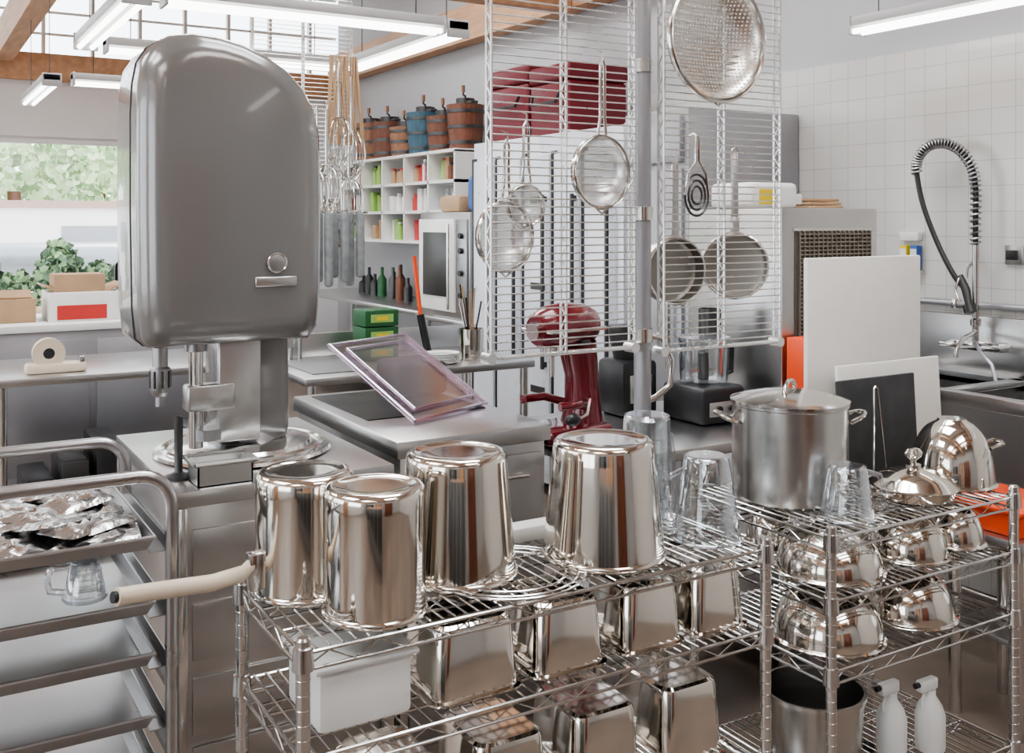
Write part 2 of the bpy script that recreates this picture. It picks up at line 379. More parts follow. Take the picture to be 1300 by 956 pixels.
for sgn in(-1,1):
    dx,dy=.857*sgn,-.515*sgn; px,py=-dy,dx
    pts=[(x+dx*(r-.002)-px*.045,y+dy*(r-.002)-py*.045,ZT+.20)]
    for t in [i/8 for i in range(9)]:
        a=pi*t; pts.append((x+dx*(r+.012+.035*math.sin(a))-px*.04*math.cos(a),y+dy*(r+.012+.035*math.sin(a))-py*.04*math.cos(a),ZT+.205+.015*math.sin(a)))
    pts.append((x+dx*(r-.002)+px*.045,y+dy*(r-.002)+py*.045,ZT+.20))
    b.tube(pts,.006,STEEL,8)
b.done()
b=B('lidded_casserole'); x,y=2.265,1.745; r=.105
b.lathe([(0,0),(r*.8,0),(r*.95,.008),(r,.03),(r+.006,.033),(r+.008,.036),(r,.04),(r*.85,.056),(r*.5,.073),(.02,.08),(.02,.088),(0,.088)],(x,y,ZT),STEELP,48)
b.lathe([(0,0),(.008,0),(.008,.012),(.02,.022),(.024,.032),(.016,.042),(0,.045)],(x,y,ZT+.086),STEEL,24)
for sgn in(-1,1):
    b.tube([(x+sgn*(r-.005),y-.03,ZT+.025),(x+sgn*(r+.03),y-.028,ZT+.03),(x+sgn*(r+.035),y,ZT+.03),(x+sgn*(r+.03),y+.028,ZT+.03),(x+sgn*(r-.005),y+.03,ZT+.025)],.005,STEEL,8)
b.done()
def bowl_inv(x,y,z,r,h,name='mixing_bowl',handle=False):
    b=B(name)
    p=[(r-.004,0),(r+.006,0),(r+.008,.003),(r+.004,.006),(r,.008)]
    for i in range(1,13):
        a=i/12*pi/2; p.append((max(r*math.cos(a)**.75,0) if i<12 else 0,.008+(h-.008)*math.sin(a)))
    p=[q for q in p if q[0]>r*.36]+[(r*.34,h-.001),(r*.33,h),(0,h)]
    b.lathe(p,(x,y,z),STEELP,48)
    if handle:
        c,s=.86,-.5
        b.tube([(x+c*r*.85+s*.03,y+s*r*.85-c*.03,z+h*.55),(x+c*(r+.02)+s*.028,y+s*(r+.02)-c*.028,z+h*.62),(x+c*(r+.028),y+s*(r+.028),z+h*.62),(x+c*(r+.02)-s*.028,y+s*(r+.02)+c*.028,z+h*.62),(x+c*r*.85-s*.03,y+s*r*.85+c*.03,z+h*.55)],.006,STEEL,8)
    return b.done()
bowl_inv(2.50,1.80,ZT,.110,.175,'rounded_saucepan',True)
Z2=.736;Z3=.574
bowl_inv(1.985,1.775,Z2,.128,.108); bowl_inv(2.25,1.75,Z2,.098,.108); bowl_inv(2.44,1.75,Z2,.075,.10)
bowl_inv(1.975,1.77,Z3,.132,.125); bowl_inv(2.265,1.76,Z3,.115,.122)
bowl_inv(2.42,1.98,Z3,.09,.11); bowl_inv(2.02,2.0,Z2,.07,.1)
for (x,y) in((2.20,1.76),(2.30,1.72)):
    b=B('spray_bottle')
    b.lathe([(0,0),(.035,0),(.038,.01),(.038,.09),(.03,.115),(.014,.14),(.014,.155),(0,.155)],(x,y,.23),WHITEP,24)
    b.box(x-.045,x+.02,y-.011,y+.011,.385,.415,WHITEP,.005); b.cyl((x-.045,y,.405),(x-.06,y,.405),.007,BLACK,10)
    b.tube([(x-.02,y,.385),(x-.033,y,.36),(x-.03,y,.34)],.004,WHITEP,6); b.done()
b=B('stainless_bucket'); b.lathe([(0,0),(.11,0),(.125,.18),(.13,.18),(.13,.19),(.122,.19),(.108,.01)],(1.99,1.83,.23),STEELV,32); b.done()
def board(name,x0,x1,y,z,h,th,mat,tilt,bev=.004):
    b=B(name,Matrix.Translation((0,y,z))@Matrix.Rotation(tilt,4,'X'))
    b.box(x0,x1,0,th,0,h,mat,bev)
    return b
board('cutting_board',2.20,2.69,2.045,ZT,.615,.016,CUT,-.0).done()
board('cutting_board',2.275,2.72,1.985,ZT,.31,.013,CUT,-.06).done()
board('slate_board',2.235,2.565,1.955,ZT,.275,.008,SLATE,-.06).done()
b=B('wire_easel')
b.tube([(2.30,1.90,ZT+.004),(2.345,1.935,ZT+.25),(2.352,1.937,ZT+.255),(2.359,1.935,ZT+.25),(2.392,1.93,ZT+.004)],.003,CHROME,6)
b.tube([(2.30,1.90,ZT+.004),(2.30,1.945,ZT+.004),(2.392,1.945,ZT+.004),(2.392,1.93,ZT+.004)],.003,CHROME,6); b.done()
def pan_inv(name,x,y,z,w,d,h,mat=STEELP):
    b=B(name); n=6
    def rr(w,d,r,z):
        o=[]
        for cx,cy,a0 in((w/2-r,d/2-r,0),(-w/2+r,d/2-r,pi/2),(-w/2+r,-d/2+r,pi),(w/2-r,-d/2+r,3*pi/2)):
            for i in range(n+1):
                a=a0+pi/2*i/n; o.append((x+cx+r*math.cos(a),y+cy+r*math.sin(a),z))
        return o
    rings=[rr(w+.016,d+.016,.03,z),rr(w+.016,d+.016,.03,z+.004),rr(w,d,.025,z+.006),rr(w-.016,d-.016,.028,z+h-.014),rr(w-.022,d-.022,.028,z+h-.005),rr(w-.036,d-.036,.025,z+h)]
    vs=[v for r in rings for v in r]; m=len(rings[0]); fs=[]
    for i in range(len(rings)-1):
        for k in range(m):
            k2=(k+1)%m; fs.append((i*m+k,i*m+k2,(i+1)*m+k2,(i+1)*m+k))
    fs.append(tuple(range((len(rings)-1)*m,len(rings)*m)))
    b.add(vs,fs,mat,True); return b.done(30)
for x,w in((.945,.185),(1.16,.165),(1.37,.155),(1.555,.15)):
    pan_inv('steam_table_pan',x,1.775,.70,w,.17,.138)
for x in(.80,1.03,1.26,1.49):
    pan_inv('steam_table_pan',x,1.80,.42,.17,.20,.17)
b=B('plastic_bin'); b.box(.63,.81,1.70,1.87,.70,.815,WHITEP,.012); b.box(.62,.82,1.69,1.88,.81,.82,WHITEP,.004); b.done()
# ------------------------------------------------------------------ sheet pan rack
b=B('sheet_pan_rack'); X0,X1=-.28,.44; Y0,Y1=1.965,2.41; rr_=.06
lv=[1.0,.88,.785,.67,.55,.43,.31]
for y,ZR in((Y0,1.13),(Y1,1.11)):
    pts=[(X0,y,.06)]+arc((X0+rr_,y,ZR-rr_),rr_,pi,pi/2,6)+arc((X1-rr_,y,ZR-rr_),rr_,pi/2,0,6)+[(X1,y,.06)]
    b.tube(pts,.0125,ALU,12)
for x in(X0,X1):
    for z in lv:
        s=1 if x==X0 else -1
        b.box(min(x+s*.008,x+s*.04),max(x+s*.008,x+s*.04),Y0,Y1,z-.014,z-.012,ALU); b.box(x-.001+s*.009,x+.001+s*.009,Y0,Y1,z-.014,z+.012,ALU)
    b.tube([(x,Y0,.15),(x,Y1,.15)],.012,ALU,10)
    for y in(Y0,Y1):
        b.cyl((x-.012,y,.035),(x+.012,y,.035),.035,BLACK,16); b.cyl((x,y,.05),(x,y,.08),.014,STEELD,10)
for y in(Y0,Y1): b.tube([(X0,y,.15),(X1,y,.15)],.012,ALU,10)
b.done()
def tray(name,x0,x1,y0,y1,z,h,mat):
    b=B(name); t=.012
    o=[(x0+t,y0+t),(x1-t,y0+t),(x1-t,y1-t),(x0+t,y1-t)]; u=[(x0,y0),(x1,y0),(x1,y1),(x0,y1)]
    vs=[(p[0],p[1],z) for p in o]+[(p[0],p[1],z+h) for p in u]
    fs=[(0,1,2,3)]+[(i,(i+1)%4,4+(i+1)%4,4+i) for i in range(4)]
    b.add(vs,fs,mat)
    vs=[(p[0],p[1],z+.0015) for p in o]+[(p[0]+(.002 if p[0]==x0 else -.002),p[1]+(.002 if p[1]==y0 else -.002),z+h) for p in u]
    b.add(vs,fs,mat)
    b.tube([(p[0],p[1],z+h) for p in u]+[(u[0][0],u[0][1],z+h)],.004,mat,8)
    return b.done()
for i,z in enumerate(lv): 
    if i<5: tray('sheet_pan',X0+.03,X1-.03,Y0+.0,Y1-.02,z-.010,.024,ALU)
b=B('foil_packets')
cells=[(X0+.10+(i+.5*(j%2))*.082,Y0+.06+j*.066) for i in range(7) for j in range(5)]
cells=[(x+random.uniform(-.012,.012),y+random.uniform(-.012,.012),1.006+random.random()*.014) for x,y in cells]+[(random.uniform(X0+.12,X1-.10),random.uniform(Y0+.07,Y1-.1),1.03+random.random()*.014) for k in range(24)]+[(.35,2.03,1.008),(.345,2.11,1.012),(.33,2.06,1.03),(.28,2.04,1.035)]
for (cx,cy,cz) in cells:
    w=random.uniform(.052,.068); d=random.uniform(.036,.046); R=Matrix.Rotation(random.uniform(-.9,.9),3,'Z')@Matrix.Rotation(random.uniform(-.28,.28),3,'X')@Matrix.Rotation(random.uniform(-.2,.2),3,'Y')
    n=8; vs=[];fs=[]
    for side in(1,-1):
        for p in range(n+1):
            for q in range(n+1):
                u=p/n*2-1;v=q/n*2-1
                hh=.010*(1-u**6)*(1-v**6)*side
                hh=hh+random.uniform(-.004,.004)*(1-max(abs(u),abs(v))**6)
                vv=R@Vector((u*w,v*d,hh))+Vector((cx,cy,cz)); vv.z=max(vv.z,.994)
                vv.x=min(max(vv.x,X0+.05),X1-.045); vv.y=min(max(vv.y,Y0+.015),Y1-.04); vs.append(vv)
    m=(n+1)**2
    for s_ in(0,1):
        for p in range(n):
            for q in range(n):
                k=s_*m+p*(n+1)+q; fs.append((k,k+1,k+n+2,k+n+1))
    b.add(vs,fs,FOIL)
b.done()
# ------------------------------------------------------------------ mixer stand
b=B('stainless_equipment_stand')
tx0,tx1,ty0,ty1,tz=.57,1.14,2.505,3.28,.95
b.box(tx0,tx1,ty0,ty1,tz-.04,tz,STEELB,.004)
b.box(tx0+.03,tx1-.03,ty0+.03,ty1-.03,.12,tz-.04,STEELB,.003)
for x in(tx0+.015,tx1-.015):
    for y in(ty0+.015,ty1-.015): b.box(x-.014,x+.014,y-.014,y+.014,.0,tz-.04,STEEL,.003)
for z in(.25,.42,.6,.78): b.box(tx0+.045,tx1-.045,ty0+.018,ty0+.03,z-.07,z+.07,STEELB,.003); b.box(tx0+.018,tx0+.03,ty0+.05,ty1-.05,z-.01,z+.01,DARKM)
b.done()
b=B('planetary_mixer'); cx,cy=.842,2.88
b.lathe([(0,0),(.235,0),(.245,.006),(.24,.014),(.19,.02),(.185,.03),(.13,.04),(0,.04)],(cx,cy,tz),STEEL,56)
b.ring((cx,cy,tz+.018),.215,.008,STEEL,48)
b.box(.755,.955,2.80,2.98,tz+.03,1.30,MIXG,.03,seg=4)
b.lathe([(0,0),(.10,0),(.09,.03),(.075,.05),(0,.05)],(.86,2.89,tz+.035),STEELD,32)
b.box(.745,.86,2.775,2.80,tz+.05,tz+.33,STEELB,.004)
b.cyl((.69,2.80,tz+.04),(.69,2.80,1.3),.019,STEEL,20); b.box(.66,.79,2.77,2.83,1.09,1.16,STEELB,.008)
b.cyl((.72,2.80,tz+.06),(.72,2.80,tz+.09),.04,STEELD,20)
prof=[(.03,0),(.012,.02),(.004,.10),(0,.35),(0,.60),(.004,.68),(.014,.735),(.038,.775),(.08,.803),(.135,.815),(.20,.813),(.265,.80),(.33,.775),(.39,.738),(.44,.69),(.472,.63),(.487,.56),(.490,.40),(.488,.12),(.478,.03),(.455,0)]
hx,hz=.520,1.275; hy0,hy1=2.66,3.04; WW=.49; HH=.815
def ringp(inset,y):
    o=[]; cxp=WW/2; czp=HH/2
    for (px_,pz_) in prof:
        o.append((hx+cxp+(px_-cxp)*(1-inset/cxp),y,hz+czp+(pz_-czp)*(1-inset/czp)))
    return o
RB=.07; rings=[]
for i in range(9):
    a=i/8*pi/2; rings.append(ringp(RB*(1-math.sin(a)),hy0+RB*(1-math.cos(a))))
rings.append(ringp(0,(hy0+hy1)/2))
for i in range(9):
    a=i/8*pi/2; rings.append(ringp(RB*(1-math.cos(a)),hy1-RB*(1-math.sin(a))))
m=len(prof); vs=[v for r in rings for v in r]; fs=[]
for i in range(len(rings)-1):
    for k in range(m):
        k2=(k+1)%m; fs.append((i*m+k,i*m+k2,(i+1)*m+k2,(i+1)*m+k))
def capring(f,y,base):
    c=Vector((hx+WW/2,0,hz+HH/2)); return [(c.x+(p[0]-c.x)*f,y,c.z+(p[2]-c.z)*f) for p in base]
o=len(vs); vs+=capring(.5,hy0-.007,rings[0]); vs.append((hx+WW/2,hy0-.010,hz+HH/2))
for k in range(m): fs.append((k,(k+1)%m,o+(k+1)%m,o+k)); fs.append((o+k,o+(k+1)%m,o+m))
o=len(vs); l0=(len(rings)-1)*m; vs+=capring(.5,hy1,rings[-1]); vs.append((hx+WW/2,hy1,hz+HH/2))
for k in range(m): fs.append((l0+k,l0+(k+1)%m,o+(k+1)%m,o+k)); fs.append((o+k,o+(k+1)%m,o+m))
b.add(vs,fs,MIXG,True)
b.tube([Vector(p) for p in ringp(-.0008,hy0+.13)],.0022,DARKM,6,closed=True)
old=b.M; b.M=face_room((hx+.345,hy0-.006,1.488))
b.lathe([(0,.008),(.020,.008),(.026,.006),(.028,-.01)],(0,0,0),STEELD,28); b.ring((0,0,.006),.025,.003,STEEL,28)
b.box(-.058,.055,-.062,-.036,-.006,.005,STEELB,.003)
b.M=old
b.lathe([(0,.10),(.028,.10),(.028,.045),(.020,.04),(.020,-.01),(.026,-.015),(.026,-.07),(.020,-.085),(.012,-.09),(.012,-.115),(0,-.115)],(.597,2.80,hz-.05),STEELD,24)
for k in range(8):
    a=k*pi/4; b.cyl((.597+.025*math.cos(a),2.80+.025*math.sin(a),hz-.115),(.597+.025*math.cos(a),2.80+.025*math.sin(a),hz-.07),.004,DARKM,6)
b.cyl((.69,2.80,1.25),(.69,2.80,1.32),.03,STEELD,20)
b.done(45)
b=B('pestle_post'); b.lathe([(0,0),(.035,0),(.035,.008),(.012,.016),(.010,.02),(.011,.12),(.011,.155),(0,.16)],(.61,2.65,tz),DARKM,20); b.done()
b=B('steam_table_pan'); b.M=Matrix.Translation((.695,2.575,tz))
for (x0,x1,y0,y1) in((-.068,.068,-.05,-.046),(-.068,.068,.046,.05),(-.068,-.064,-.05,.05),(.064,.068,-.05,.05)): b.box(x0,x1,y0,y1,0,.055,STEELB)
b.box(-.068,.068,-.05,.05,0,.003,STEELB)
b.tube([(-.076,-.058,.056),(.076,-.058,.056),(.076,.058,.056),(-.076,.058,.056),(-.076,-.058,.056)],.006,STEELB,8); b.box(-.06,.06,-.04,.04,.003,.04,WHITEP,.005); b.done()
# ------------------------------------------------------------------ chest cabinet with lid
b=B('undercounter_cooler')
b.box(1.20,1.715,2.62,3.50,.93,.98,STEELB,.006); b.box(1.215,1.70,2.635,3.485,.06,.93,STEELB,.004)
b.box(1.23,1.685,2.62,2.637,.40,.90,STEELB,.004); b.box(1.25,1.67,2.95,3.45,.978,.983,BLACK)  # black sheet on top stands in for the shaded opening under the lid
for x in(1.25,1.66):
    for y in(2.68,3.44): b.cyl((x,y,0),(x,y,.07),.02,BLACK,12)
b.cyl((1.30,2.60,.84),(1.62,2.60,.84),.008,STEEL,10); b.cyl((1.31,2.60,.84),(1.31,2.63,.84),.006,STEEL,8); b.cyl((1.61,2.60,.84),(1.61,2.63,.84),.006,STEEL,8)
b.box(1.24,1.68,2.625,2.64,.1,.36,STEELD,.004); b.done()
b=B('clear_plastic_lid')
bl,br,tr,tl=Vector((1.35,2.82,.99)),Vector((1.69,2.98,.99)),Vector((1.53,3.28,1.20)),Vector((1.19,3.12,1.20))
nn=(br-bl).cross(tl-bl).normalized()
def plate(P,t,mat):
    vs=[p for p in P]+[p+nn*t for p in P]; b.add(vs,[(3,2,1,0),(4,5,6,7),(0,1,5,4),(1,2,6,5),(2,3,7,6),(3,0,4,7)],mat)
plate([bl,br,tr,tl],.003,PINKC)
def lp(u,v): return bl+(br-bl)*u+(tl-bl)*v
b.tube([bl,br,tr,tl,bl],.008,PINKE,8); b.tube([lp(.1,.1)+nn*.01,lp(.9,.1)+nn*.01,lp(.9,.9)+nn*.01,lp(.1,.9)+nn*.01,lp(.1,.1)+nn*.01],.005,PINKE,8)
b.done()
b=B('black_ingredient_bin'); b.box(1.50,1.69,3.25,3.47,.984,1.10,BLACK,.02,seg=3); b.done()
# ------------------------------------------------------------------ prep table + red mixer + processor
def table(name,x0,x1,y0,y1,z,shelf=True,mat=STEELB):
    b=B(name); b.box(x0,x1,y0,y1,z-.035,z,mat,.005)
    for x in(x0+.04,x1-.04):
        for y in(y0+.04,y1-.04): b.cyl((x,y,0.0),(x,y,z-.03),.02,STEEL,14)
    if shelf: b.box(x0+.03,x1-.03,y0+.03,y1-.03,.28,.30,mat,.004)
    return b
table('prep_table',1.74,2.58,2.42,3.12,.90).done()
b=B('stand_mixer',Matrix.Translation((1.875,2.76,.90))@Matrix.Rotation(math.radians(8),4,'Z'))
b.box(-.17,.11,-.10,.10,0,.045,RED,.018,seg=3)
b.tube([(.055,0,.02),(.06,0,.10),(.055,0,.2),(.035,0,.30)],[.075,.060,.056,.064],RED,24)
b.tube([(.11,0,.355),(.09,0,.357),(.05,0,.36),(-.03,0,.362),(-.09,0,.358),(-.13,0,.352),(-.145,0,.35)],[.02,.055,.07,.074,.07,.058,.045],RED,28)
b.tube([(-.144,0,.35),(-.158,0,.349)],.03,STEEL,20)
b.box(-.14,.10,-.0755,.0755,.345,.358,STEEL,.003)
b.cyl((-.075,0,.30),(-.075,0,.27),.035,STEEL,20); b.cyl((-.075,0,.28),(-.075,0,.2),.008,STEEL,10)
for s in(-1,1): b.tube([(.03,s*.055,.10),(-.03,s*.09,.12),(-.10,s*.095,.12),(-.12,s*.09,.12)],.014,RED,10)
b.tube([(.02,-.06,.13),(-.03,-.13,.14),(-.06,-.15,.10),(-.10,-.15,.09)],.005,STEEL,8); b.ball((-.12,-.15,.09),.02,BLACK,1.4,1,1)
b.box(-.02,.02,-.085,-.07,.30,.32,BLACK,.004)
b.done()
b=B('food_processor',Matrix.Translation((2.44,2.75,.90)))
b.box(-.10,.10,-.11,.11,0,.13,BLACK,.02,seg=3); b.box(-.07,.07,-.114,-.10,.03,.08,STEELB,.003)
for k in(-.03,.03): b.cyl((k,-.112,.055),(k,-.122,.055),.012,BLACK,12)
b.lathe([(.06,0),(.085,.01),(.09,.15),(.088,.15),(.082,.012)],(0,0,.13),GLASSC,32)
b.lathe([(0,.005),(.02,.005),(.02,.10),(0,.11)],(0,0,.135),DARKM,16); b.box(-.06,.06,-.004,.004,.17,.18,STEEL); 
b.lathe([(.093,0),(.093,.012),(.05,.02),(0,.02)],(0,0,.28),GLASSC,32); b.lathe([(.04,.01),(.04,.10),(.036,.10),(.036,.01)],(.03,0,.29),DARKM,20)
b.tube([(.09,0,.15),(.13,0,.16),(.135,0,.25),(.09,0,.265)],.010,BLACK,10); b.done()
b=B('coffee_grinder',Matrix.Translation((2.28,2.98,.90)))
b.box(-.08,.08,-.08,.08,0,.2,BLACK,.02); b.lathe([(.05,.2),(.07,.30),(.07,.32),(0,.325)],(0,0,0),DARKM,24); b.box(-.05,.05,-.085,-.07,.05,.15,STEELB,.004); b.done()
# ------------------------------------------------------------------ support post and hanging grids
b=B('support_post'); px_,py_=1.735,2.20
b.cyl((px_,py_,0.0),(px_,py_,H),.0235,GREYC,20); b.lathe([(0,0),(.06,0),(.06,.012),(.03,.02),(.0235,.05)],(px_,py_,0),GREYC,24)
for z in(1.29,1.62,2.02): b.lathe([(.0235,-.02),(.029,-.018),(.029,.018),(.0235,.02)],(px_,py_,z),STEEL,20)
b.tube([(px_+.02,py_,1.29),(px_+.05,py_-.02,1.28),(px_+.085,py_-.02,1.22),(px_+.08,py_-.02,1.15),(px_+.04,py_-.01,1.12),(px_+.02,py_,1.11)],.009,STEEL,10)
b.done()
def grid(name,x0,x1,y,z0,z1,sp=.0195,mids=(.5,)):
    b=B(name); h=.024
    for x in [x0,x1]+[x0+(x1-x0)*k for k in mids]:
        for dy in(0,h): b.cyl((x,y+dy,z0),(x,y+dy,z1),.004,GRIDW,6)
        zig(b,(x,y+.001,z0),(x,y+.001,z1),h-.002,(0,1,0),GRIDW,.03,.0022)
    for z in(z0,z1):
        for dy in(0,h): b.cyl((x0,y+dy,z),(x1,y+dy,z),.004,GRIDW,6)
        zig(b,(x0,y+.001,z),(x1,y+.001,z),h-.002,(0,1,0),GRIDW,.03,.0022)
        for x in(x0,x1): b.cyl((x,y-.006,z),(x,y+.034,z),.014,GRIDW,14)
    n=int((z1-z0)/sp)
    for i in range(1,n):
        z=z0+i*(z1-z0)/n; b.cyl((x0,y-.003,z),(x1,y-.003,z),.0020,GRIDW,5)
    return b
b=grid('hanging_wire_grid',1.245,1.685,2.17,1.262,2.48)
for x in(1.25,1.68): b.cyl((x,2.18,2.48),(x,2.18,H-.22),.0025,CHROME,6)
b.done()
b=grid('hanging_wire_grid',1.785,2.22,2.17,1.245,2.48)
for x in(1.79,2.21): b.cyl((x,2.18,2.48),(x,2.18,H-.22),.0025,CHROME,6)
b.done()
b=grid('hanging_wire_grid',1.36,1.83,4.5,1.80,2.9)
for x in(1.37,1.82): b.cyl((x,4.51,2.9),(x,4.51,H-.22),.0025,CHROME,6)
b.done()
def sieve(c,R,hl,rz=0,depth=.05,name='strainer',mat=None,rim=.005,deep=False):
    b=B(name,face_room(c,rz)); mat=mat or MESHM
    b.ring((0,0,0),R,rim,STEEL,40,8)
    n=10
    if deep:   # saucepan-shaped, open side towards the room
        b.lathe([(R,0),(R+.001,-.01),(R,-depth*.8),(R-.006,-depth*.93),(R-.016,-depth),(0,-depth)],(0,0,0),STEELB,40)
        b.lathe([(R-.002,0),(R-.003,-depth*.8),(R-.009,-depth*.9),(R-.018,-depth*.94),(0,-depth*.94)],(0,0,0),PAN,40)
        b.box(-.014,.014,R-.006,R+.05,-.012,-.003,STEELB,.003)
        b.box(-.011,.011,R+.03,R+hl*.93,-.010,-.004,STEELB,.002)
        b.tube([(-.009,R+hl*.9,-.007),(-.007,R+hl*.97,-.007),(0,R+hl,-.007),(.007,R+hl*.97,-.007),(.009,R+hl*.9,-.007)],.0035,STEEL,6)
    else:
        b.lathe([(R+.001,.008),(R+.001,-.014)],(0,0,0),STEEL,40)
        p=[(R*math.cos(i/n*pi/2) if i<n else 0,-depth*math.sin(i/n*pi/2)) for i in range(n+1)]
        b.lathe(p,(0,0,0),mat,40)
        b.tube([(-.014,R,0),(-.007,R+.05,.002),(-.007,R+hl*.9,.002),(0,R+hl,.002),(.007,R+hl*.9,.002),(.007,R+.05,.002),(.014,R,0)],.004,STEEL,8)
        b.tube([(-.02,-R,0),(0,-R-.014,0),(.02,-R,0)],.003,STEEL,6)
    b.tube([(0,R+hl-.006,-.006),(0,R+hl,.006),(0,R+hl+.015,.004),(0,R+hl+.022,-.02)],.002,STEEL,6)
    return b.done()
sieve((1.325,2.235,1.56),.088,.16,.15)
sieve((1.40,2.26,1.64),.052,.17,-.1)
sieve((1.545,2.125,1.724),.092,.20,.1,.06)
sieve((1.935,2.12,2.10),.170,.12,0,.07,'perforated_colander',PERF,.008)
sieve((1.93,2.29,1.455),.096,.22,-.12,.05,'frying_pan',MESHM,.004,True)
sieve((2.165,2.30,1.465),.098,.26,-.75,.05,'frying_pan',MESHM,.004,True)
def whisk(c,s,name='whisk'):
    b=B(name,Matrix.Translation(c))
    for k in range(6):
        a=k*pi/6; cc,ss=math.cos(a),math.sin(a)
        w=.035*s
        for sg in(1,-1):
            b.tube([(0,0,0)]+[(sg*cc*w*math.sin(t),sg*ss*w*math.sin(t),-.11*s*(1-math.cos(t))/2*1.1) for t in [i*pi/8 for i in range(1,8)]]+[(0,0,-.121*s)],.002,STEEL,5)
    b.tube([(0,0,-.005),(0,0,.05*s),(0,0,.13*s)],[.006,.008,.006],STEEL,10)
    b.tube([(0,0,.13*s),(-.008,0,.14*s),(0,0,.15*s),(.008,0,.14*s),(0,0,.13*s)],.002,STEEL,6)
    return b.done()
b=B('spiral_masher',face_room((1.875,2.14,1.67)))
for r in(.018,.03,.042): b.tube([(r*math.cos(a),r*1.35*math.sin(a),0) for a in [i*2*pi/24 for i in range(24)]],.0032,DARKM,6,closed=True)
b.tube([(-.042,0,0),(-.03,.06,.003),(-.005,.09,.003),(-.004,.16,.003)],.004,STEEL,8); b.tube([(.042,0,0),(.03,.06,.003),(.005,.09,.003),(.004,.16,.003)],.004,STEEL,8)
b.tube([(0,.16,.003),(0,.17,-.01),(0,.165,-.03)],.003,STEEL,6)
b.done()
def ladle(c,L,rb,name='ladle'):
    b=B(name,face_room(c,random.uniform(-.3,.3)))
    b.tube([(0,0,-.01),(0,.01,0),(0,-L*.5,.003),(0,-L+.03,0)],.005,STEEL,6)
    n=8; old=b.M; b.M=old@Matrix.Translation((0,-L,0))
    b.lathe([(rb*math.cos(i/n*pi/2) if i<n else 0,-rb*.7*math.sin(i/n*pi/2)) for i in range(n+1)],(0,0,0),STEELP,20); b.ring((0,0,0),rb,.002,STEEL,20); b.M=old
    return b.done()
for i,x in enumerate((1.42,1.50,1.58,1.65,1.71,1.77,1.82)):
    ladle((x,4.48,2.12-.10*(i%3)),.30+.05*(i%3),.035+.008*(i%2))
for x,z in((1.74,2.08),(1.80,2.02),(1.68,1.86),(1.79,1.80),(1.62,1.84)):
    whisk((x,4.44,z),1.9)
b=B('bamboo_skimmer_bundle')
for i in range(22):
    x=1.70+random.random()*.14; b.tube([(x,4.44+random.random()*.03,2.36),(x+random.uniform(-.05,.05),4.44,1.95)],.005,CARD,6)
b.done()
b=B('oven_mitts')
for i in range(7):
    x=1.60+i*.038; b.box(x-.02,x+.02,4.38+(i%2)*.03,4.42+(i%2)*.03,1.34-.02*(i%3),1.64,GRAYT,.015)
b.box(1.56,1.88,4.43,4.45,1.635,1.65,STEEL,.003)
b.cyl((1.60,4.46,1.64),(1.60,4.5,1.81),.003,STEEL,6); b.cyl((1.81,4.46,1.64),(1.81,4.5,1.81),.003,STEEL,6)
b.done()
# ------------------------------------------------------------------ fridge row along the right wall
b=B('reach_in_freezer'); b.box(3.2,3.93,3.71,4.20,.10,2.14,GREYC,.006)
b.box(3.18,3.2,3.74,4.17,.2,1.85,GREYC,.004); b.box(3.17,3.2,3.74,4.17,1.88,2.1,GREYC,.004); b.cyl((3.15,3.8,.9),(3.15,3.8,1.4),.012,STEEL,10)
for x in(3.26,3.88):
    for y in(3.77,4.14): b.cyl((x,y,0),(x,y,.1),.02,BLACK,10)
b.done()
b=B('proofing_cabinet'); b.box(3.22,3.93,4.24,5.84,.08,2.1,FRIDGE,.006)
ys_=[4.26,4.58,4.88,5.2,5.52,5.82]
for i in range(5):
    y0,y1=ys_[i],ys_[i+1]
    b.box(3.195,3.22,y0+.03,y1-.02,.15,1.98,FRIDGE,.006); b.box(3.212,3.221,y1-.022,y1+.032,.12,2.0,BLACK)
    b.cyl((3.17,y0+.06,.75),(3.17,y0+.06,1.75),.012,DARKM,10); b.box(3.17,3.2,y0+.05,y0+.07,.76,.79,DARKM); b.box(3.17,3.2,y0+.05,y0+.07,1.71,1.74,DARKM)
for z in(.6,1.2,1.7): b.box(3.19,3.2,4.95,5.1,z,z+.04,DARKM)
for x in(3.3,3.88):
    for y in(4.3,5.78): b.cyl((x,y,0),(x,y,.08),.02,BLACK,10)
b.done()
for y0,y1,h in((4.86,5.28,.42),(5.31,5.78,.46)):
    b=B('picnic_cooler'); b.box(3.3,3.72,y0,y1,2.1,2.1+h*.75,REDC,.02,seg=3); b.box(3.29,3.73,y0-.01,y1+.01,2.1+h*.75,2.1+h,REDC,.025,seg=3)
    b.tube([(3.28,y0+.06,2.1+h*.6),(3.26,y0+.08,2.1+h*.45),(3.26,y1-.08,2.1+h*.45),(3.28,y1-.06,2.1+h*.6)],.01,BLACK,8); b.done()
b=B('ice_machine'); b.box(2.63,3.12,2.56,3.05,.9,1.645,STEELB,.006); b.box(2.63,3.12,2.56,3.05,.08,.88,STEELB,.006)
b.box(2.69,3.08,2.553,2.562,1.10,1.57,LOUV,.002)
for i in range(32): b.box(2.70,3.07,2.545,2.556,1.11+i*.0142,1.115+i*.0142,LOUVL)
for i in range(17): b.box(2.70+i*.0228,2.7035+i*.0228,2.543,2.557,1.105,1.565,LOUVL)
b.box(2.68,3.09,2.55,2.562,1.565,1.575,STEEL); b.box(2.66,3.09,2.54,2.56,.15,.8,STEEL,.004)
for x in(2.67,3.08):
    for y in(2.6,3.0): b.cyl((x,y,0),(x,y,.09),.018,BLACK,10)
b.done()
